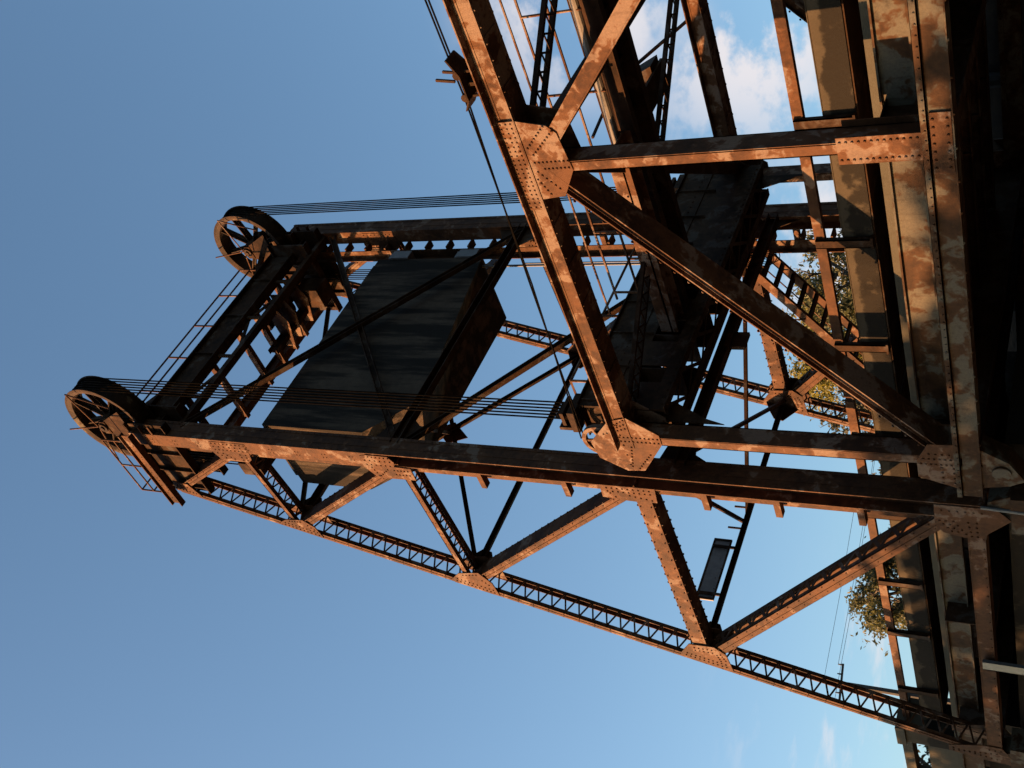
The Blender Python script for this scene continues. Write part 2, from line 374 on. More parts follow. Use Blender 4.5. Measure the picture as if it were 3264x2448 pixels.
gus([(-6.38, 6.07), (-6.35, 5.42), (-6.6, 5.16), (-7.37, 5.1), (-7.30, 5.3), (-7.0, 6.35), (-6.86, 6.4)],
    [((-7.2, 5.25), (-6.9, 6.25), .11), ((-7.08, 5.25), (-6.8, 6.2), .11), ((-6.5, 5.95), (-6.5, 5.5), .1), ((-6.62, 5.95), (-6.62, 5.5), .1), ((-6.7, 5.4), (-6.95, 5.35), .08), ((-6.65, 5.3), (-6.9, 5.22), .08)])
gus([(-4.69, 12.17), (-4.54, 11.50), (-4.95, 11.22), (-5.5, 11.18), (-5.45, 11.4), (-5.13, 12.45), (-5.0, 12.5)],
    [((-5.38, 11.3), (-5.05, 12.35), .11), ((-5.26, 11.3), (-4.95, 12.3), .11), ((-4.75, 12.05), (-4.65, 11.6), .1), ((-4.88, 11.5), (-5.05, 11.35), .08)])
gus([(-3.22, 17.30), (-3.16, 16.68), (-3.42, 16.38), (-3.88, 16.3), (-3.82, 16.5), (-3.50, 17.55), (-3.38, 17.6)],
    [((-3.78, 16.4), (-3.46, 17.45), .11), ((-3.66, 16.4), (-3.36, 17.4), .11), ((-3.28, 17.2), (-3.25, 16.8), .1), ((-3.38, 16.6), (-3.55, 16.45), .08)])
gus1 = gus([(-2.0, 20.9), (-2.1, 20.35), (-2.62, 20.1), (-2.55, 20.4), (-2.4, 21.0)], [((-2.5, 20.25), (-2.3, 20.9), .1), ((-2.2, 20.8), (-2.25, 20.45), .1)], both=False)
gus([(-0.05, -0.18), (-0.05, -1.25), (-0.35, -1.5), (-0.80, -1.07), (-0.95, -1.05), (-0.95, -0.65), (-0.85, -0.30), (-0.60, -0.16)],
    [((-.5, -.25), (-.8, -.45), .1), ((-.5, -.36), (-.8, -.56), .1), ((-.5, -.5), (-.85, -.7), .12), ((-.5, -.9), (-.9, -.9), .12), ((-.5, -.75), (-.9, -.8), .12), ((-.2, -.3), (-.2, -1.0), .12)])
gus([(-9.0, 0.15), (-8.75, -0.63), (-8.75, -1.03), (-9.1, -1.2), (-9.45, -1.2), (-9.42, -0.7), (-9.25, 0.15)],
    [((-9.1, 0.05), (-9.3, -.9), .12), ((-9.2, .05), (-9.05, -.9), .12), ((-8.9, -.75), (-8.9, -1.0), .1)])
# top longitudinal walkway beam outside the column, with its end channel
mb = MB(); mb.box(-2.62, 0.25, -0.34, -0.32, 20.66, 21.04); mb.box(-2.66, 0.28, -0.42, -0.24, 21.03, 21.06); mb.box(-2.66, 0.28, -0.42, -0.24, 20.64, 20.67)
for i in range(26): mb.rivet((-2.5+i*0.11, -0.34, 20.85+0.1*math.sin(i*2.4)), (0, -1, 0), 0.018)
tp(mb, 'walkway_beam')
# deep girders under the sheave
for yy in (0.14, 0.86):
    mb = MB(); mb.box(-2.5, 0.25, yy-0.02, yy+0.02, 19.75, 21.2); mb.box(-2.5, 0.3, yy-0.12, yy+0.12, 21.18, 21.22); mb.box(-2.5, 0.3, yy-0.12, yy+0.12, 19.72, 19.76)
    for xx in (-2.3, -1.6, -0.9, -0.5): mb.box(xx, xx+0.03, yy-0.11, yy+0.11, 19.76, 21.18)
    tp(mb, 'sheave_girder', 'steel_shade')
# pedestal that carries the sheave bearing
for yy in (0.10, 0.84):
    mb = MB(); mb.prism([V((-0.75, yy, 21.2)), V((0.72, yy, 21.2)), V((0.28, yy, 22.10)), V((-0.22, yy, 22.10))], (0, 0.06, 0))
    mb.prism([V((-0.2, yy-0.03, 22.05)), V((0.26, yy-0.03, 22.05)), V((0.26, yy-0.03, 22.3)), V((0.03, yy-0.03, 22.42)), V((-0.2, yy-0.03, 22.3))], (0, 0.12, 0))
    tp(mb, 'bearing_pedestal', 'steel_shade')
# counterweight guide angle on the inside of the column
mb = MB(); mb.box(-0.92, -0.66, 0.30, 0.33, -0.6, 20.5); mb.box(-0.68, -0.66, 0.3, 0.46, -0.6, 20.5)
for k in range(14): mb.box(-0.68, -0.42, 0.3, 0.36, 0.4+k*1.43, 0.5+k*1.43)
tp(mb, 'guide_rail')
for z in (1.2, 2.86, 4.4, 7.68, 9.9): 
    mb = MB(); mb.box(-0.96, -0.43, 0.02, 0.2, z-0.06, z+0.08); tp(mb, 'guide_bracket')
for k in range(2):
    mb = MB(); mb.box(-0.35, 0.30, -0.02, 0.05, 20.2+k*0.4, 20.26+k*0.4)
    parts.append(mb.build('splice_plate', 'steel', tower))
# sheave
SX, SZ, SR = 0.05, 22.2, 1.37
mb = MB()
prof = [(1.19, 0.25), (1.19, 0.73), (1.30, 0.78), (1.38, 0.78), (1.38, 0.755), (1.30, 0.74), (1.30, 0.25), (1.38, 0.235), (1.38, 0.21), (1.30, 0.21)]
n = 64; o = 0
for i in range(n):
    a = i*2*math.pi/n
    for r_, y in prof: mb.v.append((SX+r_*math.cos(a), y, SZ+r_*math.sin(a)))
k = len(prof)
for i in range(n):
    for j in range(k):
        a, b2 = i*k+j, i*k+(j+1) % k; c, d = ((i+1) % n)*k+j, ((i+1) % n)*k+(j+1) % k
        mb.f.append((a, b2, d, c))
rim = tp(mb, 'sheave', 'sheave', 'spoked rope wheel on top of the column')
for i in range(8):
    mb = MB(); a = math.radians(12+45*i); d = V((math.cos(a), 0, math.sin(a)))
    p = V((SX, 0.5, SZ))+d*0.17; q = V((SX, 0.5, SZ))+d*1.2
    mb.bar(p, q, 0.13, 0.05); mb.bar(p, q, 0.03, 0.26)
    mb.build('spoke', 'sheave', rim)
mb = MB(); mb.tube([(SX, 0.02, SZ), (SX, 0.16, SZ)], 0.15, 16); mb.tube([(SX, 0.15, SZ), (SX, 0.85, SZ)], 0.24, 20); mb.tube([(SX, -0.02, SZ), (SX, 0.03, SZ)], 0.07, 12); mb.tube([(SX, 0.8, SZ), (SX, 1.0, SZ)], 0.15, 16)
mb.build('hub', 'sheave', rim)
# far side: the same parts again
near_parts = list(parts)
for o in near_parts:
    off = -1.04 if o.name.split('.')[0] in ('sheave', 'bearing_pedestal', 'sheave_girder') else 0.0
    if o.name.split('.')[0] in ('guide_rail',): continue
    dup(o, (0, W+off, 0))
mb = MB(); mb.box(-0.80, -0.50, W-0.36, W-0.33, -0.6, 20.5); mb.box(-0.80, -0.78, W-0.5, W-0.33, -0.6, 20.5)
for k in range(26): mb.box(-0.66, -0.42, W-0.33, W+0.05, 0.3+k*0.77, 0.36+k*0.77)
mb.build('guide_rail', 'steel', tower)
# transverse members
def tr(name, pairs, m='steel', **kw):
    mb = MB()
    for p, q, w, d, sd in pairs: mb.bar(p, q, w, d, sd)
    return mb.build(name, m, tower)
mb = MB(); xg = -0.2                                    # deep front girder between the column tops
mb.box(xg-0.02, xg+0.02, 0.5, W, 20.4, 21.30); mb.box(xg-0.16, xg+0.16, 0.5, W, 21.28, 21.32); mb.box(xg-0.16, xg+0.16, 0.5, W, 20.38, 20.42)
for k in range(4): mb.box(xg-0.10, xg+0.10, 1.7+k*1.7, 1.72+k*1.7, 20.42, 21.28)
for k in range(40):
    for zz in (20.5, 21.2): mb.rivet((xg+0.02, 0.7+k*0.21, zz), (1, 0, 0), 0.02)
mb.build('top_girder', 'steel_shade', tower)
tr('top_strut', [((xg, 0.45, 19.68), (xg, W+.05, 19.68), 0.16, 0.22, (1, 0, 0))], 'steel_shade')
for y in (1.7, 3.4, 5.1, 6.8): tr('girder_brace', [((xg, y, 19.72), (xg, y, 20.4), 0.1, 0.06, (1, 0, 0))], 'steel_shade')
for y0, y1 in ((1.7, 3.4), (5.1, 3.4), (5.1, 6.8)): tr('girder_brace', [((xg-.1, y0, 20.4), (xg-.1, y1, 19.72), 0.1, 0.05, (1, 0, 0))], 'steel_shade')
for s_ in (-1, 1):
    y0, y1 = (1.0, 0.3) if s_ < 0 else (7.9, W-0.3)
    mb = MB(); mb.bar((xg, y0+(0.9 if s_ < 0 else -0.9), 21.3), (xg, y1, 22.5-0.4), 0.16, 0.1, (1, 0, 0)); mb.build('knee_brace', 'steel_shade', tower)
mb = MB(); xb = T[0]-0.15; mb.box(xb-0.02, xb+0.02, 0.4, W+.1, 20.7, 21.06); mb.box(xb-0.13, xb+0.13, 0.4, W+.1, 21.05, 21.08); mb.box(xb-0.13, xb+0.13, 0.4, W+.1, 20.68, 20.71)
mb.build('top_strut', 'steel', tower)
for y in (1.75, 3.15, 4.6, 5.55, 6.25, 6.9):
    mb = MB(); mb.box(xb, xg, y-0.012, y+0.012, 20.45, 20.72); mb.box(xb, xg, y-0.075, y+0.075, 20.43, 20.455)
    for xx in (-0.5, -0.8, -2.2, -2.35): mb.rivet((xx, y-.012, 20.58), (0, -1, 0), .02)
    mb.build('platform_joist', 'steel', tower)
for xx, y0, y1, zz in ((-0.75, 5.2, 8.0, 20.2), (-1.75, 5.2, 8.0, 20.2)):
    mb = MB(); mb.box(xx-.015, xx+.015, y0, y1, zz, zz+.3); mb.box(xx-.08, xx+.08, y0, y1, zz+.3, zz+.32); mb.box(xx-.08, xx+.08, y0, y1, zz-.02, zz); mb.build('machinery_beam', 'steel_shade', tower)
for y in (6.0, 6.45, 7.2):
    mb = MB(); mb.prism([V((-2.2, y, 20.55)), V((-0.45, y, 20.55)), V((-0.45, y, 20.2)), V((-1.2, y, 19.9)), V((-2.2, y, 20.2))], (0, .025, 0)); mb.build('machinery_plate', 'steel', tower)
mb = MB(); mb.box(-1.7, -1.0, 7.3, 7.95, 19.5, 20.4); mb.tube([(-1.35, 5.9, 20.75), (-1.35, 7.9, 20.75)], .12, 12); mb.tube([(-1.35, 6.7, 20.75), (-1.35, 7.0, 20.75)], .38, 18); mb.build('drive_housing', 'steel_shade', tower)
mb = MB(); mb.box(-2.5, -0.6, 0.95, 1.7, 20.72, 20.75)
for k in range(3): mb.box(-2.5, -0.6, 1.0+k*0.3, 1.03+k*0.3, 20.6, 20.72)
mb.build('platform_floor', 'steel_shade', tower)
# cross bracing of the front plane
xf = -0.12
def br(name, p, q, w=0.17, d=0.14, m='steel_shade', sd=(1, 0, 0)):
    mb = MB(); p = V(p); q = V(q)
    mb.bar(p, q, w, 0.02, sd); mb.bar(p, q, 0.02, d, sd, off=d/2, lat=w/2-0.01); mb.bar(p, q, 0.02, d, sd, off=d/2, lat=-w/2+0.01)
    return mb.build(name, m, tower)
br('cross_brace', (xf, 0.4, 19.5), (xf, 8.8, 12.25)); br('cross_brace', (xf-0.06, 0.5, 12.35), (xf-0.06, 8.9, 19.3))
br('front_strut', (xf-.05, 0.4, 12.3), (xf-.05, W+.1, 12.3), 0.24, 0.2)
br('cross_brace', (xf-.05, 0.45, 12.1), (xf-.05, 8.85, 5.5), 0.16)
br('front_strut', (xf-.02, 0.4, 4.92), (xf-.02, W+.1, 4.92), 0.26, 0.2)
br('front_strut', (xf-.1, 0.4, 5.3), (xf-.1, W+.1, 5.3), 0.1, 0.1)
for s_, y in ((1, .5), (-1, W-.0)):
    mb = MB(); mb.prism([V((xf, y, 4.2)), V((xf, y+s_*0.3, 4.7)), V((xf, y+s_*0.75, 4.8)), V((xf, y+s_*0.75, 5.35)), V((xf, y, 5.5))], (0.02, 0, 0)); mb.build('gusset_plate', 'steel_shade', tower)
    mb = MB(); mb.prism([V((xf, y, 11.7)), V((xf, y+s_*0.5, 11.8)), V((xf, y+s_*0.9, 12.3)), V((xf, y+s_*0.5, 12.8)), V((xf, y, 13.1))], (0.02, 0, 0)); mb.build('gusset_plate', 'steel_shade', tower)
mb = MB(); mb.box(xf, xf+.1, 4.1, 4.6, 4.45, 4.95); mb.build('signal_bracket', 'steel_shade', tower)
# bracing of the inclined rear plane
def rp(y, z): return V((lx(z)+0.08, y, z))
pn = (0.954, 0, -0.298)
br('rear_strut', rp(0.4, 5.84), rp(W+.1, 5.84), 0.16, 0.16, sd=pn); br('rear_strut', rp(0.4, 11.95), rp(W+.1, 11.95), 0.15, 0.15, sd=pn); br('rear_strut', rp(0.4, 17.03), rp(W+.1, 17.03), 0.22, 0.16, sd=pn)
br('cross_brace', rp(0.4, 17.0), rp(8.9, 12.0), 0.13, 0.1, sd=pn); br('cross_brace', rp(0.5, 12.0), rp(8.9, 16.9), 0.13, 0.1, sd=pn)
br('cross_brace', rp(0.4, 20.6), rp(8.9, 17.1), 0.13, 0.1, sd=pn); br('cross_brace', rp(0.5, 17.2), rp(8.9, 20.6), 0.13, 0.1, sd=pn)
mb = MB(); c = rp(4.6, 14.47); u_ = V((0.298, 0, 0.954)); y_ = V((0, 1, 0))
mb.prism([c+u_*0.5, c+y_*0.42+u_*.05, c-u_*0.55, c-y_*0.42-u_*.05], V(pn)*0.02); mb.build('gusset_plate', 'steel_shade', tower)
br('cross_brace', V((-0.3, 0.5, 5.7)), V((lx(5.84), 4.5, 5.84)), 0.10, 0.08, sd=(0, 0, 1)); br('cross_brace', V((-0.3, W, 5.7)), V((lx(5.84), 4.7, 5.84)), 0.10, 0.08, sd=(0, 0, 1))
br('cross_brace', V((-0.2, 0.8, 5.0)), V((A[0]+.3, W, 5.7)), 0.09, 0.08, sd=(0, 0, 1))
br('cross_brace', c, V((-0.3, 1.2, 12.1)), 0.1, 0.08, sd=(0, 0, 1))
for s_, y in ((1, .5), (-1, W)):
    for zz in (5.84, 11.95, 17.03):
        c = rp(y, zz); mb = MB(); mb.prism([c+u_*0.5, c+u_*.3+y_*s_*.35, c+u_*.12+y_*s_*0.6, c-u_*.15+y_*s_*.6, c-u_*.5], V(pn)*0.025); mb.build('gusset_plate', 'steel_shade', tower)
# pegs on the lowest rear strut
for y in (4.95, 4.2):
    mb = MB(); p = rp(y, 5.92); mb.tube([p, p+V((0, 0, 0.36))], 0.03, 6); mb.build('peg', 'steel_shade', tower)
# top handrails
def rail(parent, posts, base_z, heights, m='steel', r=0.028, extra=()):
    mb = MB()
    for h in heights: mb.tube([V(p)+V((0, 0, h)) for p in posts], r, 6)
    for p in list(posts)+list(extra): mb.tube([V(p), V(p)+V((0, 0, max(heights)))], r*1.05, 6)
    return mb.build('handrail', m, parent)
rail(tower, [(-0.35, y, 21.3) for y in (0.75, 1.95, 3.4, 4.85, 6.3, 7.6)], 21.3, (1.25, 0.80))
rail(tower, [(x, -0.42, 21.06) for x in (0.1, -0.95, -2.05)], 21.06, (0.78, 0.30), r=0.024)
mb = MB(); mb.tube([(-2.05, -0.42, 21.84), (-2.05, 1.2, 21.84)], .024, 6); mb.tube([(-2.05, -0.42, 21.36), (-2.05, 1.2, 21.36)], .024, 6); mb.build('handrail', 'steel', tower)
# thin frame around the sheave
for y in (0.1, 8.05):
    mb = MB(); mb.tube([(SX+0.1, y-.1, 22.3), (SX-0.1, y-.12, 23.65)], .022, 6); mb.tube([(SX+.1, y-.1, 22.3), (SX+1.4, y-.12, 22.6)], .022, 6); mb.tube([(SX, y-.1, 22.3), (SX-1.3, y-.12, 22.55)], .022, 6); mb.tube([(SX+1.4, y-.12, 22.6), (SX+.95, y-.12, 21.2)], .022, 6)
    mb.build('sheave_guard', 'steel', tower)
# conduit down the far side
mb = MB(); mb.tube([(-0.55, 7.85, 14.6), (-0.55, 7.85, 9.5), (-0.55, 7.85, 7.4), (-0.7, 8.1, 6.8)], 0.035, 6); mb.tube([(-0.55, 7.95, 12.0), (-0.55, 7.95, 6.8)], 0.02, 6); mb.build('conduit', 'conduit', tower)

# ------------------------------------------------------------------ counterweight
cw = thing('counterweight', (-1.5, 4.475, 13.38), 'huge dark grey concrete counterweight block hanging inside the steel tower', 'counterweight')
mb = MB()
fr = [(0.95, 17.1), (8.02, 17.1), (8.02, 13.4), (7.9, 13.36), (2.3, 13.36), (0.95, 13.45)]
fr = [(0.95, 17.1), (8.02, 17.1), (8.02, 13.40), (7.9, 13.36), (2.2, 12.55), (0.95, 13.75)]
bk = [(0.95, 17.0), (8.02, 17.0), (8.02, 13.42), (7.95, 13.40), (2.1, 13.38), (0.95, 14.6)]
mb.quad8([V((-0.36, y, z)) for y, z in fr]+[V((-2.7, y, z)) for y, z in bk])
mb.build('block', 'cw', cw)
mb = MB(); mb.box(-2.6, -0.5, 1.1, 7.9, 17.08, 17.3); mb.build('capping', 'cw', cw)
for y in (0.5, 8.45):
    mb = MB(); mb.box(-1.55, -1.1, y-.35, y+.35, 17.3, 17.9); mb.box(-1.45, -1.2, y-.4, y+.4, 17.1, 17.35); mb.build('rope_hanger', 'steel_shade', cw)
for y, y1 in ((8.02, 8.35),):
    for z in (13.9, 16.3):
        mb = MB(); mb.box(-0.95, -0.3, y, y1, z-.3, z+.35); mb.box(-0.9, -0.35, y+.03, y1-.03, z+.35, z+.45); mb.build('guide_shoe', 'panel', cw)

# ------------------------------------------------------------------ lifting ropes
for side, y0 in ((0, 0.265), (1, 8.215)):
    for k in range(6):
        y = y0+k*0.094; R_ = 1.335
        path = [V((SX+R_, y, 6.9)), V((SX+R_, y, 14)), V((SX+R_, y, SZ))]
        for i in range(1, 16): a = math.pi*i/16; path.append(V((SX+R_*math.cos(a), y, SZ+R_*math.sin(a))))
        path += [V((SX-R_, y, SZ)), V((SX-R_, y, 17.6))]
        mb = MB(); mb.tube(path, 0.019, 6)
        lab = ('dark steel lifting rope running over the nearer rope wheel at the near column', 'dark steel lifting rope running over the farther rope wheel at the far column')[side]
        grp = ('lifting ropes of the near wheel', 'lifting ropes of the far wheel')[side]
        solo(mb, 'wire_rope', 'rope', lab, 'rope', grp, loc=(SX+R_, y, 6.9))

# ------------------------------------------------------------------ lift span
span = thing('lift_span', (1.2, 0, -1.1), 'rusty steel truss span of the lift bridge with peeling primer, beside the tower', 'bridge span')
P = 6.67; X0 = 1.15; ZT = 5.72; ZB = -0.87; NP = 3
def sp(mb, name, m='steel_span', label=None):
    o = mb.build(name, m, span)
    if label: o['label'] = label
    return o
def edge_riv(mb, x0, x1, z, y, nrm, step=0.28, r=0.026):
    n = int((x1-x0)/step)
    for i in range(n+1): mb.rivet((x0+i*step, y, z), nrm, r)
xu = [X0+P*i for i in range(NP+1)]
mb = MB(); xe = X0+P*NP
mb.box(X0-0.2, xe, 0.0, 0.45, 5.56, 5.88); mb.box(X0-0.2, xe, -0.17, 0.6, 5.88, 5.905); mb.box(X0-.2, xe, -0.012, 0.0, 5.80, 5.88); mb.box(X0-.2, xe, -0.05, 0.02, 5.545, 5.56); mb.box(X0-.2, xe, .43, .5, 5.545, 5.56)
edge_riv(mb, X0, xe, 5.88, -0.10, (0, -.2, -1), .2, .022); edge_riv(mb, X0, xe, 5.555, 0.47, (0, .3, -1), .42, .035); edge_riv(mb, X0, xe, 5.545, 0.0, (0, 0, -1))
for i in range(int((xe-X0)/0.9)): mb.box(X0+i*0.9, X0+i*0.9+.07, 0.03, 0.42, 5.54, 5.56)
topc = sp(mb, 'top_chord')
mb = MB()
mb.box(X0-0.9, xe, 0.0, 0.45, -1.03, -0.72); mb.box(X0-.9, xe, -0.05, 0.08, -0.72, -0.70); mb.box(X0-.9, xe, -0.04, 0.08, -1.05, -1.03); mb.box(X0-.9, xe, -0.05, -0.03, -0.72, -0.62)
edge_riv(mb, X0-.8, xe, -0.675, -0.05, (0, -1, 0), .16, .018); edge_riv(mb, X0-.6, xe, -1.05, -0.01, (0, -.3, -1), .55, .03)
botc = sp(mb, 'bottom_chord', 'steel_cream')
def vert(x, w, z0, z1, dep=0.42):
    mb = MB(); mb.box(x-w/2, x+w/2, 0.0, 0.025, z0, z1); mb.box(x-w/2, x+w/2, dep-.025, dep, z0, z1); mb.box(x+w/2-.025, x+w/2, 0, dep, z0, z1); mb.box(x-w/2-.0, x-w/2+.02, 0.0, 0.1, z0, z1); mb.box(x-w/2, x-w/2+.02, dep-.1, dep, z0, z1)
    mb.box(x+w/2, x+w/2+.012, -.01, .07, z0, z1)
    n = int((z1-z0)/0.3)
    for i in range(n):
        mb.rivet((x-w/2+.0, dep-.04, z0+i*.3), (-1, 0, 0), .028)
    return mb
endp = sp(vert(X0, 0.22, -0.75, 5.6), 'end_post')
mids = []
for i in range(1, NP): mids.append(sp(vert(xu[i]-0.02, 0.2, -0.75, 5.6), 'vertical_post'))
def diag(p, q, w): return m_laced(p, q, w, 0.0, 0.48, 0.22, (-1,), 0.05, toes=True, cover=True)
dgs = [sp(diag((xu[0]+0.05, -0.55), (xu[1], 5.45), 0.20), 'diagonal_brace')]
mb = MB(); p, q = xz((xu[1]+.1, 5.4)), xz((xu[2], -0.6)); mb.bar(p, q, 0.22, 0.42, off=.21)
for s_ in (-1, 1): mb.bar(p, q, .02, .08, off=.03, lat=s_*.118); mb.bar(p, q, .02, .08, off=.39, lat=s_*.118)
dgs.append(sp(mb, 'diagonal_brace'))
dgs.append(sp(diag((xu[2]+0.05, -0.55), (xu[3], 5.45), 0.20), 'diagonal_brace'))
def row(a, c, pitch=.1): return (a, c, pitch)
gp = []
gp.append(sp(m_gusset([(1.03, 6.52), (1.70, 5.95), (1.82, 5.52), (1.36, 4.92), (1.08, 4.92), (0.60, 5.25), (0.24, 5.5), (0.20, 5.9), (0.55, 6.45)], 0.0, 0.45,
    [row((1.24, 5.9), (1.24, 4.98), .085), row((1.12, 5.9), (1.12, 4.98), .085), row((1.9, 5.78), (.4, 5.78), .3), row((1.6, 5.83), (1.75, 5.6), .09), row((1.45, 5.95), (1.62, 5.62), .09), row((1.3, 6.15), (1.5, 5.62), .09), row((.3, 5.6), (.75, 5.25), .085), row((.35, 5.75), (.95, 5.62), .1)]), 'gusset_plate'))
gp.append(sp(m_gusset([(8.75, 5.58), (8.61, 5.02), (8.46, 4.88), (7.75, 4.80), (7.55, 4.92), (7.25, 5.1), (7.2, 5.58)], 0.0, 0.45,
    [row((7.93, 5.45), (7.93, 4.84), .07), row((7.80, 5.3), (7.80, 4.86), .07), row((8.08, 5.42), (8.50, 4.95), .075), row((8.22, 5.48), (8.60, 5.08), .075), row((7.3, 5.35), (7.6, 5.5), .08), row((7.4, 5.15), (7.75, 5.45), .08)]), 'gusset_plate'))
gp.append(sp(m_gusset([(7.0, 5.885), (8.75, 5.885), (8.75, 5.57), (7.0, 5.57)], -0.012, 0.47, [row((7.05, 5.82), (8.7, 5.82), .085), row((7.05, 5.72), (8.7, 5.72), .085), row((7.05, 5.63), (8.7, 5.63), .085)], .022), 'splice_plate'))
gp.append(sp(m_gusset([(0.72, 0.02), (1.16, 0.02), (1.60, -0.2), (1.62, -0.70), (0.45, -0.70)], 0.0, 0.45,
    [row((1.08, -.05), (1.08, -.65), .08), row((1.22, -.1), (1.22, -.65), .08), row((1.35, -.2), (1.35, -.65), .1), row((.6, -.4), (1.0, -.4), .1), row((.6, -.6), (1.0, -.6), .1)]), 'gusset_plate'))
gp.append(sp(m_gusset([(7.55, 0.55), (8.0, 0.55), (8.0, -0.72), (7.55, -0.72)], -0.002, 0.42, [row((7.62, .5), (7.62, -.65), .085), row((7.92, .5), (7.92, -.65), .085)]), 'gusset_plate'))
gp.append(sp(m_gusset([(7.3, -0.74), (8.3, -0.74), (8.3, -1.02), (7.3, -1.02)], -0.004, 0.45, [row((7.4, -.78), (8.2, -.78), .13), row((7.4, -.97), (8.2, -.97), .13)]), 'gusset_plate'))
for o in [topc, botc, endp]+mids+dgs+gp: dup(o, (0, W, 0))
# lateral bracing in the top plane (laced)
def lateral(p, q, w=0.42, d=0.12, pitch=0.17):
    mb = MB(); p = V(p); q = V(q); ax = (q-p); Ln = ax.length; ax.normalize(); up_ = V((0, 0, 1)); wt = ax.cross(up_)
    for s_ in (-1, 1): mb.bar(p, q, 0.075, 0.09, up_, lat=s_*(w/2-.04)); 
    n = int(Ln/pitch)
    for i in range(n):
        a = p+ax*Ln*i/n; c = p+ax*Ln*(i+1)/n; s1 = 1 if i % 2 else -1
        mb.bar(a+wt*s1*(w/2-.04), c-wt*s1*(w/2-.04), .04, .014, up_, off=-.05)
    return sp(mb, 'lateral_brace', 'steel_shade')
zl = 5.62
lateral((xu[0]+.3, 0.3, zl), (xu[1]-.1, W+.1, zl)); lateral((xu[1]+.2, 0.4, zl), (xu[2]-.1, W+.1, zl)); lateral((xu[2]+.2, 0.4, zl), (xu[3]-.1, W+.1, zl))
def flatbar(p, q): 
    mb = MB(); mb.bar(p, q, 0.26, 0.16, (0, 0, 1)); 
    a = V(q)-V(p); n = int(a.length/.3)
    for i in range(n): mb.rivet(V(p)+a*i/n+a.normalized().cross(V((0, 0, 1)))*.13, a.normalized().cross(V((0, 0, 1))), .03); 
    return sp(mb, 'lateral_brace', 'steel_shade')
flatbar((xu[1]-.2, 0.4, zl-.15), (xu[0]+.3, W+.1, zl-.15)); flatbar((xu[2]-.2, 0.4, zl-.15), (xu[1]+.2, W+.1, zl-.15))
for i in (1, 2): 
    mb = MB(); mb.bar((xu[i], .3, zl), (xu[i], W+.1, zl), .3, .3, (0, 0, 1)); sp(mb, 'top_strut', 'steel_shade')
# lifting girder across the end of the span
mb = MB(); xl = X0+0.05
mb.box(xl-0.42, xl-0.39, 0.45, W, 5.8, 6.8); mb.box(xl+0.37, xl+0.395, 0.45, W, 5.8, 6.8)
for a, c in ((0.45, 1.25), (1.75, 2.5), (3.2, 3.9), (4.3, W)): mb.box(xl-0.42, xl-0.39, a, c, 4.9, 5.8); mb.box(xl+0.37, xl+0.395, a, c, 4.9, 5.8)
mb.box(xl+0.39, xl+0.42, 0.45, W, 6.1, 6.8); mb.box(xl+0.39, xl+0.42, 0.45, W, 4.9, 5.2)
mb.box(xl-0.5, xl+0.5, 0.45, W, 6.8, 6.83); mb.box(xl-0.5, xl-.3, 0.45, W, 4.87, 4.9); mb.box(xl+.3, xl+.5, 0.45, W, 4.87, 4.9)
for k in range(8):
    y = 0.6+k*1.05; mb.box(xl-.39, xl+.39, y, y+.03, 4.9, 6.8)
    mb.box(xl+.395, xl+.47, y, y+.02, 5.82, 6.78)
    mb.bar((xl-.38, y, 4.89), (xl+.38, y+1.05, 4.89), .08, .015, (0, 0, 1)); mb.bar((xl+.38, y, 4.885), (xl-.38, y+1.05, 4.885), .08, .015, (0, 0, 1))
for k in range(40): mb.rivet((xl+.42, .6+k*.21, 4.98), (1, 0, 0), .024); mb.rivet((xl+.42, .6+k*.21, 6.3), (1, 0, 0), .024); mb.rivet((xl+.45, .6+k*.21, 4.87), (0, 0, -1), .03)
sp(mb, 'lifting_girder', 'steel_shade', 'deep dark latticed cross girder that the ropes pull up')
for s_, y in ((1, .46), (-1, W-.01)):
    mb = MB(); mb.prism([V((xl+.06, y, 3.7)), V((xl+.06, y+s_*.12, 4.1)), V((xl+.06, y+s_*.55, 4.9)), V((xl+.06, y+s_*.55, 5.3)), V((xl+.06, y, 5.4))], (.025, 0, 0)); sp(mb, 'knee_bracket', 'steel_shade')
for y in (0.5, 8.47):
    mb = MB()
    for k in range(6): mb.tube([(SX+1.345, y-.2+k*.075, 6.78), (SX+1.345, y-.2+k*.075, 7.35)], [.05, .034], 6)
    mb.box(xl-.15, xl+.42, y-.3, y+.3, 6.83, 7.0); mb.box(xl+.0, xl+.36, y-.27, y+.27, 7.12, 7.2); mb.box(xl-.1, xl-.02, y-.3, y+.3, 7.0, 7.3)
    sp(mb, 'rope_anchorage', 'steel_shade')
# central walkway of the span
mb = MB()
for y in (3.62, 4.42): mb.box(X0+.4, xe, y-.015, y+.015, 5.3, 5.85); mb.box(X0+.4, xe, y-.09, y+.09, 5.28, 5.30); mb.box(X0+.4, xe, y-.09, y+.09, 5.85, 5.87)
for k in range(18): mb.box(X0+.9+k*1.05, X0+1.0+k*1.05, 3.63, 4.41, 5.5, 5.8)
mb.box(X0+.4, xe, 3.66, 4.38, 5.88, 5.91)
sp(mb, 'walkway', 'steel_shade', 'dark walkway girder along the middle of the span')
mb = MB(); mb.box(X0+.4, X0+5.2, 2.85, 3.35, 5.42, 5.46); mb.box(X0+.4, X0+5.2, 2.85, 2.88, 5.3, 5.7); mb.box(X0+.4, X0+5.2, 3.32, 3.35, 5.3, 5.7)
for k in range(6): mb.rivet((X0+3+k*.2, 2.84, 5.5), (0, -1, 0), .025)
sp(mb, 'side_beam')  # beam running parallel to the walkway girders
mb = MB(); mb.tube([(X0+3.2, 3.3, 5.62), (xe, 3.3, 5.62)], .085, 10); sp(mb, 'pipe', 'pipe')
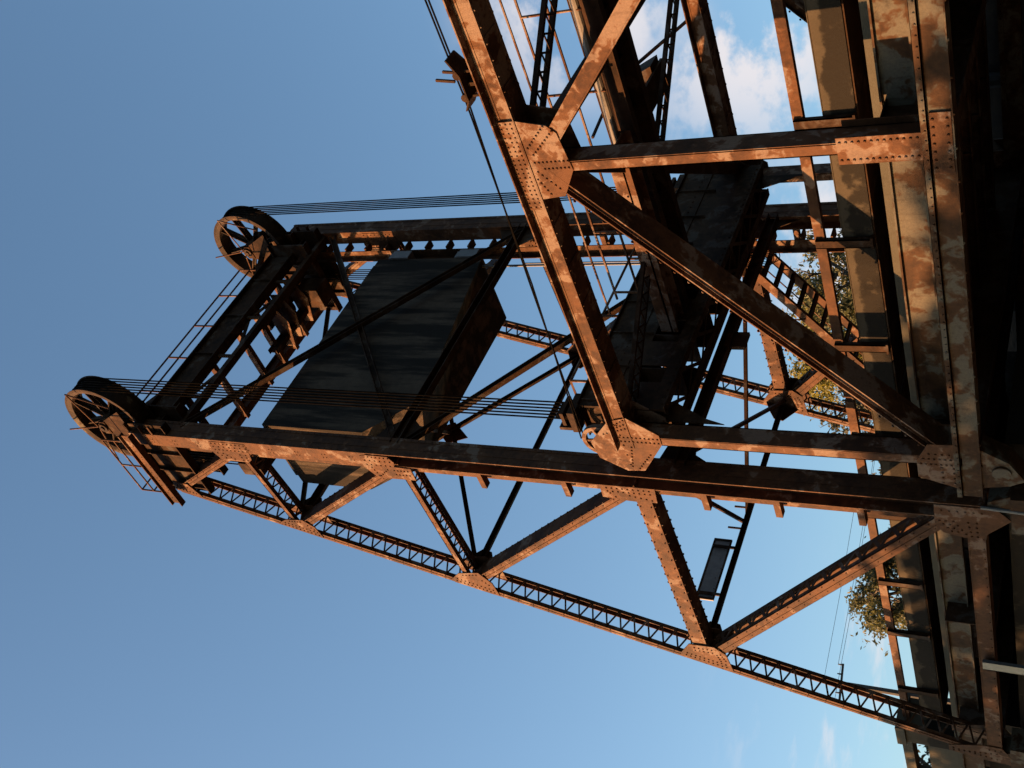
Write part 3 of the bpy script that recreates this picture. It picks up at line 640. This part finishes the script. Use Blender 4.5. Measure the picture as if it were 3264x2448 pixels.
for y in (3.25,):
    mb = MB()
    for h in (6.15, 6.72): mb.tube([(X0+1.0, y, h), (xe, y, h)], .028, 6)
    for k in range(12): mb.tube([(X0+1.2+k*1.65, y, 5.5), (X0+1.2+k*1.65, y, 6.72)], .028, 6)
    mb.tube([(X0+1.0, y-.5, 6.72), (xe, y-.5, 6.72)], .024, 6)
    sp(mb, 'handrail', 'steel_span')
# platform rail on the lifting girder
mb = MB(); xr = 0.62
for h in (7.42, 7.95): mb.tube([(0.0, 2.15, h), (xr, 2.15, h), (xr, 8.2, h)], .034, 6)
for y in (2.15, 4.4, 6.6, 8.2): mb.tube([(xr, y, 6.83), (xr, y, 7.95)], .034, 6)
sp(mb, 'handrail', 'steel_span')
# small rope deflector wheel at the end joint
mb = MB(); cxw, czw, rw = 0.86, 6.40, 0.43; yw = 0.20; n = 28
for i in range(n):
    a = 2*math.pi*i/n
    for rr, yy in ((rw, yw-.05), (rw-.04, yw), (rw, yw+.05), (rw-.09, yw+.05), (rw-.09, yw-.05)): mb.v.append((cxw+rr*math.cos(a), yy, czw+rr*math.sin(a)))
for i in range(n):
    for j in range(5): mb.f.append((i*5+j, i*5+(j+1) % 5, ((i+1) % n)*5+(j+1) % 5, ((i+1) % n)*5+j))
wh = sp(mb, 'guide_wheel', 'steel_span')
for i in range(5):
    mb = MB(); a = 0.4+2*math.pi*i/5; mb.bar((cxw, yw, czw), (cxw+(rw-.07)*math.cos(a), yw, czw+(rw-.07)*math.sin(a)), .05, .04); mb.build('spoke', 'steel_span', wh)
mb = MB(); mb.tube([(cxw, yw-.12, czw), (cxw, yw+.12, czw)], .07, 10); mb.build('hub', 'steel_span', wh)
# roller bracket on the top chord
mb = MB(); xk = 9.42
mb.box(xk-.03, xk+.03, .08, .3, 5.9, 6.2); mb.box(xk-.24, xk-.20, .1, .14, 5.9, 6.2); mb.box(xk+.2, xk+.24, .1, .14, 5.9, 6.2)
mb.box(xk-.22, xk+.22, -.06, .36, 6.2, 6.23); mb.prism([V((xk+.22, -.06, 6.2)), V((xk+.5, -.02, 6.36)), V((xk+.5, .32, 6.36)), V((xk+.22, .36, 6.2))], (0, 0, .03)); mb.prism([V((xk-.22, -.06, 6.2)), V((xk-.42, -.02, 6.33)), V((xk-.42, .32, 6.33)), V((xk-.22, .36, 6.2))], (0, 0, .03))
mb.tube([(xk-.2, .0, 6.3), (xk-.2, .36, 6.3)], .07, 10); mb.tube([(xk+.2, .0, 6.3), (xk+.2, .36, 6.3)], .07, 10)
for y in (0.04, .3): mb.bar((xk+.1, y, 6.38), (xk+.16, y, 6.72), .04, .04)
mb.bar((xk+.16, .02, 6.72), (xk+.16, .34, 6.72), .04, .04); mb.bar((xk+.13, .02, 6.56), (xk+.13, .34, 6.56), .03, .03)
sp(mb, 'roller_bracket', 'steel_shade')
mb = MB(); xa, ya = 5.6, 6.3
mb.prism([V((xa-.45, ya, 5.9)), V((xa+.45, ya, 5.9)), V((xa, ya, 6.9))], (0, .5, 0)); mb.bar((xa, ya+.5, 6.85), (xa, W+.2, 5.95), .06, .06); mb.bar((xa, ya, 6.88), (xa, 4.4, 6.7), .05, .05); mb.box(xa-.3, xa+.3, 4.4, ya+.6, 5.84, 5.9)
sp(mb, 'machinery_cover', 'steel_shade')
# operating ropes along the top chord
for k, (y, zz) in enumerate(((0.12, 0.0), (0.24, 0.03))):
    mb = MB(); mb.tube([V((xe, y, 6.42)), V((xk+.2, y, 6.385+zz)), V((xk-.2, y, 6.38+zz)), V((5.2, y, 6.52+zz*4)), V((cxw+.1, y, czw+rw-.01))], .017, 5)
    solo(mb, 'operating_rope', 'rope', ('thin haulage rope nearest the outer edge above the top chord', 'thin haulage rope just inside the outer one above the top chord')[k], 'rope', 'haulage ropes along the top chord', loc=(cxw, y, czw+rw))
# floor system of the span
for i in range(NP+1):
    mb = MB(); x = xu[i]; mb.box(x-.015, x+.015, .45, W, -1.0, 0.0); mb.box(x-.15, x+.15, .45, W, -1.02, -1.0); mb.box(x-.15, x+.15, .45, W, 0.0, .02); sp(mb, 'floor_beam', 'steel_shade')
def stringer(parent, x0, x1, y, z0, z1, m, name='stringer', fl=.09):
    mb = MB(); mb.box(x0, x1, y-.012, y+.012, z0, z1); mb.box(x0, x1, y-fl, y+fl, z0-.03, z0); mb.box(x0, x1, y-fl, y+fl, z1, z1+.03)
    n = int((x1-x0)/2.2)
    for k in range(n if name == 'stringer' else 0): mb.box(x0+1+k*2.2, x0+1.02+k*2.2, y-fl+.02, y, z0, z1)
    return mb.build(name, m, parent)
stringer(span, X0+.05, xe, 1.0, -0.40, 0.06, 'steel_cream', 'edge_girder')
for y in (2.2, 3.5, 4.8, 6.1, 7.4): stringer(span, X0+.05, xe, y, -0.55, 0.05, 'steel_shade')
# same floor under the tower
for x in (-0.25, -4.6, -8.95):
    mb = MB(); mb.box(x-.015, x+.015, .5, W, -1.0, 0.0); mb.box(x-.15, x+.15, .5, W, -1.02, -1.0); mb.build('floor_beam', 'steel_shade', tower)
stringer(tower, -14.0, X0-.1, 1.0, -0.40, 0.06, 'steel_cream', 'edge_girder')
for y in (2.2, 3.5, 4.8, 6.1, 7.4): stringer(tower, -14, X0-.1, y, -0.55, 0.05, 'steel_shade')
# bearing shoe and links at the tower foot
mb = MB(); mb.box(-0.6, 0.35, -0.1, 0.6, -1.75, -1.5); mb.prism([V((-.45, .05, -1.5)), V((.25, .05, -1.5)), V((.05, .05, -1.1)), V((-.25, .05, -1.1))], (0, .4, 0)); mb.build('bearing_shoe', 'steel_cream', tower)
mb = MB(); mb.prism([V((.5, .0, -1.05)), V((1.5, .0, -1.05)), V((1.2, .0, -1.5)), V((.75, .0, -1.75)), V((.6, .0, -1.5))], (0, .4, 0)); mb.tube([(0.95, -.04, -1.38), (.95, .46, -1.38)], .16, 16); mb.build('end_bearing', 'steel_cream', span)
mb = MB(); mb.tube([(0.05, -0.08, -1.0), (0.0, -0.1, -1.9)], .035, 8); mb.build('drain_pipe', 'galv', tower)
mb = MB(); mb.box(-9.6, -8.7, -.05, .55, -1.55, -1.2); mb.prism([V((-9.5, -.02, -1.2)), V((-8.9, -.02, -1.2)), V((-9.1, -.02, -.95)), V((-9.35, -.02, -.95))], (0, .45, 0)); mb.build('bearing_shoe', 'steel_cream', tower)
mb = MB(); mb.box(-5.25, -4.97, -.16, -.08, -2.3, -0.80); mb.box(-5.25, -5.22, -.16, 0.04, -2.3, -.8); mb.build('hanger_post', 'galv', tower)

# ------------------------------------------------------------------ deck, parapets, rails
def struct(mb, name, m): return tag(mb.build(name, m), kind='structure')
mb = MB(); mb.box(-14, xe+2, 1.5, W+0.2, 0.12, 0.34); struct(mb, 'road_deck', 'pale_conc')
mb = MB(); mb.box(-14, xe+2, 2.25, W-0.6, 0.345, 0.40); struct(mb, 'road', 'asphalt')
def parapet(x0, x1, label):
    t = thing('parapet_wall', ((x0+x1)/2, 2.0, 0.34), label, 'parapet', 'concrete parapets along the near road edge')
    mb = MB(); mb.box(x0, x1, 1.90, 2.12, 0.69, 1.20); mb.box(x0, x1, 1.885, 2.135, 1.20, 1.215); mb.build('wall', 'concrete', t)
    mb = MB(); mb.box(x0, x1, 2.95, 3.05, 0.34, 0.69); mb.box(x0, x1, 1.93, 3.0, .66, .69); mb.build('shaded_base_beam', 'steel_shade', t)  # set-back base beam in dark steel, standing in for the shade below
    return t
parapet(0.72, xe+1.5, 'stained concrete parapet on the lift span behind the near truss')
parapet(-11.5, 0.66, 'stained concrete parapet of the tower bay, ending at the concrete pylon')
def guard(x0, x1, xs, label):
    t = thing('guard_rail', ((x0+x1)/2, 1.95, 1.2), label, 'railing', 'rusty guard rails on the parapets')
    mb = MB(); mb.box(x0, x1, 1.86, 1.98, 1.52, 1.70); mb.box(x0, x1, 1.85, 1.86, 1.52, 1.55); mb.build('rail_beam', 'steel', t)
    for x in xs:
        mb = MB(); mb.box(x-.09, x+.09, 1.80, 1.82, .69, 1.68); mb.box(x-.09, x-.07, 1.80, 1.895, .69, 1.68); mb.box(x+.07, x+.09, 1.80, 1.895, .69, 1.68); mb.box(x-.12, x+.12, 1.79, 1.895, .69, .73)
        mb.build('post', 'steel_shade', t)
guard(0.75, xe+1.5, [2.16, 4.66, 7.12, 9.6, 12.1], 'rusty guard rail on the lift span parapet')
guard(-11.5, 0.64, [-0.38, -2.87, -5.35, -7.42, -10.02], 'rusty guard rail on the tower bay parapet')
pyl = thing('pylon_block', (-11.95, 2.0, 0.3), 'square concrete end block with sunlit side at the end of the parapet', 'concrete block')
mb = MB(); mb.box(-12.25, -11.55, 1.55, 2.5, 0.2, 1.62); mb.build('shaft', 'concrete', pyl)
mb = MB(); mb.box(-12.32, -11.48, 1.48, 2.57, 1.62, 1.86); mb.build('cap', 'pale_conc', pyl)
bal = thing('approach_balustrade', (-15, 2, .3), 'pale concrete balustrade with an open top rail beyond the concrete end block', 'balustrade')
mb = MB(); mb.box(-20, -12.35, 1.8, 2.1, 0.2, 1.15); mb.build('wall', 'pale_conc', bal)
mb = MB(); mb.box(-20, -12.35, 1.75, 2.15, 1.55, 1.82); mb.build('top_rail', 'pale_conc', bal)
for x in (-14.6, -16.8, -19.0):
    mb = MB(); mb.box(x-.15, x+.15, 1.82, 2.08, 1.15, 1.55); mb.build('baluster', 'pale_conc', bal)

# ------------------------------------------------------------------ stairway by the far column
st = thing('stairway', (-3.5, 8.0, 0.4), 'rusty steel open-tread stairway climbing to the far side of the tower', 'stairs')
s0 = V((-0.70, 0, 5.12)); s1 = V((-6.6, 0, 0.95))
for y in (7.5, 8.45):
    mb = MB(); mb.bar(s0+V((0, y, 0)), s1+V((0, y, 0)), 0.24, 0.03); mb.bar(s0+V((0, y, 0)), s1+V((0, y, 0)), 0.02, 0.09, lat=.12); mb.build('stringer', 'steel', st)
for k in range(17):
    p = lerp(s0, s1, (k+.5)/17); mb = MB(); mb.box(p.x-.13, p.x+.13, 7.5, 8.45, p.z-.02, p.z+.02); mb.box(p.x+.11, p.x+.13, 7.5, 8.45, p.z-.06, p.z+.02); mb.build('tread', 'steel_shade', st)
mb = MB()
for h in (.55, 1.05): mb.tube([s0+V((0, 7.46, h)), s1+V((0, 7.46, h))], .02, 5)
for k in range(5): p = lerp(s0, s1, k/4); mb.tube([p+V((0, 7.46, 0)), p+V((0, 7.46, 1.05))], .02, 5)
for h in (.55, 1.05): mb.tube([s0+V((0, 8.5, h)), s1+V((0, 8.5, h))], .02, 5)
mb.build('handrail', 'steel', st)
# coil of cable hung under the far joint
mb = MB()
for k in range(5):
    c = V((-0.15, 7.3+.06*k, 4.95-.03*k)); mb.tube([c+V((.05*math.sin(a*3+k), .26*math.cos(a+k*.5), (.28+.03*k)*math.sin(a+k*.5))) for a in [i*2*math.pi/20 for i in range(21)]], .012, 5)
solo(mb, 'cable_coil', 'rope', 'loose loops of black cable hanging beside the far column joint', 'cable', loc=(-0.15, 7.4, 4.9))
# sign panel above the lowest rear strut
sg = thing('sign_panel', (-7.1, 2.67, 5.9), 'grey rectangular panel seen from behind, fixed above a thin strut between the rear legs', 'sign')
xs_ = A[0]+.22
mb = MB(); mb.box(xs_-.03, xs_, 1.68, 3.68, 6.0, 6.5); mb.build('panel', 'panel', sg)
mb = MB(); mb.box(xs_, xs_+.03, 1.68, 3.68, 6.46, 6.5); mb.box(xs_, xs_+.03, 1.68, 3.68, 6.0, 6.04); mb.box(xs_, xs_+.03, 1.68, 1.74, 6.04, 6.46); mb.box(xs_, xs_+.03, 3.62, 3.68, 6.04, 6.46); mb.build('frame', 'steel_shade', sg)
for y in (2.05, 2.4, 2.72, 3.05, 3.3):
    mb = MB(); mb.rivet((xs_, y, 6.12+.06*math.sin(y*9)), (1, 0, 0), .016); mb.build('bolt', 'galv', sg)
for y in (1.85, 3.40):
    mb = MB(); mb.box(xs_+.03, xs_+.07, y-.04, y+.04, 5.86, 6.46); mb.build('bracket', 'steel_shade', sg)

# ------------------------------------------------------------------ pier, water, bank
fw_ = thing('fender_wall', (3, 10.6, -3), 'dark timber fender wall in the shade under the far side of the bridge', 'fender wall')
for k in range(6):
    mb = MB(); mb.box(-30, xe+14, 10.5, 10.75, -6+k*1.0, -5.04+k*1.0); mb.build('wale', 'timber', fw_)
for k in range(18):
    x = -28+k*3.4; mb = MB(); mb.tube([(x, 10.35, -7), (x, 10.35, -0.1)], .18, 10); mb.build('pile', 'timber', fw_)
pr = thing('bridge_pier', (-4.5, 4.5, -7), 'massive concrete pier in shade below the steel tower', 'pier')
mb = MB(); mb.box(-10.2, 0.9, 0.75, 9.0, -7, -1.35); mb.build('shaft', 'concrete', pr)
ab = thing('abutment', (-20, 5, -7), 'long dark concrete abutment wall under the approach at the far left', 'abutment')
mb = MB(); mb.box(-40, -10.35, 1.5, 9.0, -7, -0.45); mb.build('wall', 'concrete', ab)
mb = MB(); mb.box(-400, 400, -400, 400, -6.6, -6.0); struct(mb, 'water', 'water')
mb = MB(); nx, ny = 40, 12
for j in range(ny+1):
    for i in range(nx+1):
        x = -260+i*10; y = 16+j*18; h = -6.5+5.2*min(1, j/1.6)+0.9*noise.noise(V((x*.05, y*.05, 1)))
        mb.v.append((x, y, h))
for j in range(ny):
    for i in range(nx): a = j*(nx+1)+i; mb.f.append((a, a+1, a+nx+2, a+nx+1))
struct(mb, 'river_bank', 'earth')

# ------------------------------------------------------------------ trees
def tree(base, top, rad, leafm, label, density=1.0, hole=0.42, seed=1, name='tree', squash=1.0, nleaf=18000, size=.11):
    rnd = random.Random(seed); base = V(base); t = thing(name, base, label, 'tree', 'trees on the bank behind the bridge')
    H = top-base.z; mb = MB()
    tips = []
    mb.tube([base, base+V((.1, 0, H*.35)), base+V((-.1, .1, H*.75)), base+V((0, 0, H*.95))], [.28, .2, .1, .03], 8)
    for k in range(24):
        a = rnd.random()*6.28; s = rnd.uniform(.3, .9); p = base+V((0, 0, H*s)); q = p+V((math.cos(a)*rad*rnd.uniform(.5, .95), math.sin(a)*rad*rnd.uniform(.5, .95), rad*rnd.uniform(.1, .8)))
        mid = lerp(p, q, .5)+V((0, 0, .2)); mb.tube([p, mid, q], [.09, .05, .015], 5); tips.append(q); tips.append(lerp(mid, q, .5))
        for j in range(5):
            q2 = lerp(mid, q, .6)+V((rnd.uniform(-1, 1), rnd.uniform(-1, 1), rnd.uniform(-.2, 1)))*rad*.35; mb.tube([mid, q2], [.03, .008], 4); tips.append(q2)
    mb.build('trunk', 'bark', t)
    lv = MB()
    for k in range(int(nleaf*density)):
        q = rnd.choice(tips); g = rad*rnd.choice((.07, .10, .17))
        p = q+V((rnd.gauss(0, g), rnd.gauss(0, g), rnd.gauss(0, g*.8)))
        if noise.noise(p*1.1+V((seed*7, 0, 0))) < hole-.55: continue
        if p.z > top: continue
        s = size*rnd.uniform(.5, 1.3); u = V((rnd.gauss(0, 1), rnd.gauss(0, 1), rnd.gauss(0, .7))).normalized(); w = u.orthogonal().normalized()
        w.rotate(Matrix.Rotation(rnd.random()*6.28, 3, u))
        x = u.cross(w); o = len(lv.v)
        lv.v += [tuple(p-w*s), tuple(p+x*s*.42), tuple(p+w*s), tuple(p-x*s*.42)]; lv.f.append((o, o+1, o+2, o+3))
    me_parent = t
    base_l = t.location; me = bpy.data.meshes.new('crown'); me.from_pydata([tuple(V(v)-base_l) for v in lv.v], [], lv.f); me.materials.append(M[leafm])
    o = bpy.data.objects.new('crown', me); COL.objects.link(o); o.parent = t
    return t
tree((-11.8, 21.0, -2), 8.4, 2.4, 'leaf_green', 'loose olive green tree rising behind the parapet near the far column', 1.0, .44, 3)
tree((-20.6, 26.6, -2), 11.4, 3.0, 'leaf_yellow', 'bright yellow-green tree behind the steel stairway', 1.3, .36, 5, nleaf=30000, size=.13)
tree((-19.3, 20.9, -2), 8.6, 2.0, 'leaf_dark', 'sparse brownish tree top seen under the far rear leg joint', .8, .5, 8)
tree((-22.3, 17.4, -2), 6.2, 2.2, 'leaf_dark', 'thin twiggy tree showing above the parapet beside the near column', .7, .52, 9)
tree((-24.4, 14.9, -2), 6.9, 2.3, 'leaf_green', 'drooping grey-green tree seen below the lowest tower diagonal', 1.2, .38, 12)
tree((-19.6, 4.6, -2), 2.6, 1.2, 'leaf_dark', 'small bushy tree showing through the open balustrade at the far left', .6, .5, 15)

# ------------------------------------------------------------------ utility pole and wires
up_ = thing('utility_pole', (-35.2, 16.2, -2), 'thin leaning wooden utility pole with a crossarm far behind the laced rear leg', 'utility pole')
pt = V((-35.6, 16.4, 10.0)); pb = V((-34.8, 16.0, -2))
mb = MB(); mb.tube([pb, pt], [.2, .13], 8); mb.build('shaft', 'pole', up_)
mb = MB(); c = lerp(pb, pt, .93); mb.bar(c+V((-.5, -.9, 0)), c+V((.5, .9, 0)), .1, .1, (0, 0, 1)); mb.build('crossarm', 'pole', up_)
for s_ in (-1, -.5, .5, 1):
    mb = MB(); q = c+V((.45*s_, .85*s_, .05)); mb.tube([q, q+V((0, 0, .2))], [.05, .03], 6); mb.build('insulator', 'galv', up_)
for k, (s_, zz) in enumerate(((-1, .25), (1, .25), (0, .9))):
    a = c+V((.45*s_, .85*s_, zz)); e = a+V((28, 48, 1.0)); mid = [lerp(a, e, i/12)-V((0, 0, 1.6*(1-(2*i/12-1)**2))) for i in range(13)]
    mb = MB(); mb.tube(mid, .012, 4)
    solo(mb, 'power_line', 'rope', ('lowest thin overhead wire on the near end of the crossarm', 'thin overhead wire from the far end of the crossarm', 'topmost thin overhead wire from the pole tip')[k], 'wire', 'overhead wires from the utility pole', loc=a)

# ------------------------------------------------------------------ near bank, left of the frame, with the trees that shade the deck
mb = MB()
for j in range(13):
    for i in range(21):
        x = -130+i*6.1; y = -120+j*8.0; mb.v.append((x, y, -6.4+4.2*max(0, min(1, (-8-x)/9))+.5*noise.noise(V((x*.07, y*.07, 4)))))
for j in range(12):
    for i in range(20): a = j*21+i; mb.f.append((a, a+1, a+22, a+21))
struct(mb, 'near_bank', 'earth')
for k, (x, y, top, rad, nl, lab) in enumerate(((-31, -19, 8.4, 3.6, 4200, 'leafy green tree on the near bank farthest up the approach'), (-25.5, -20.5, 7.7, 3.3, 3600, 'broad leafy tree on the near bank left of the tower foot'), (-20.5, -21, 7.4, 3.2, 4200, 'rounded leafy tree on the near bank between the broad one and the low pair'), (-15.8, -21.5, 6.7, 2.9, 3000, 'low thin-leaved tree on the near bank, left one of the low pair'), (-11.5, -22.5, 6.2, 2.6, 1500, 'low thin-leaved tree standing nearest the water on the near bank'))):
    tree((x, y, -2.3), top, rad, 'leaf_green', lab, 1.0, .35, 21+k, nleaf=nl, size=.36)
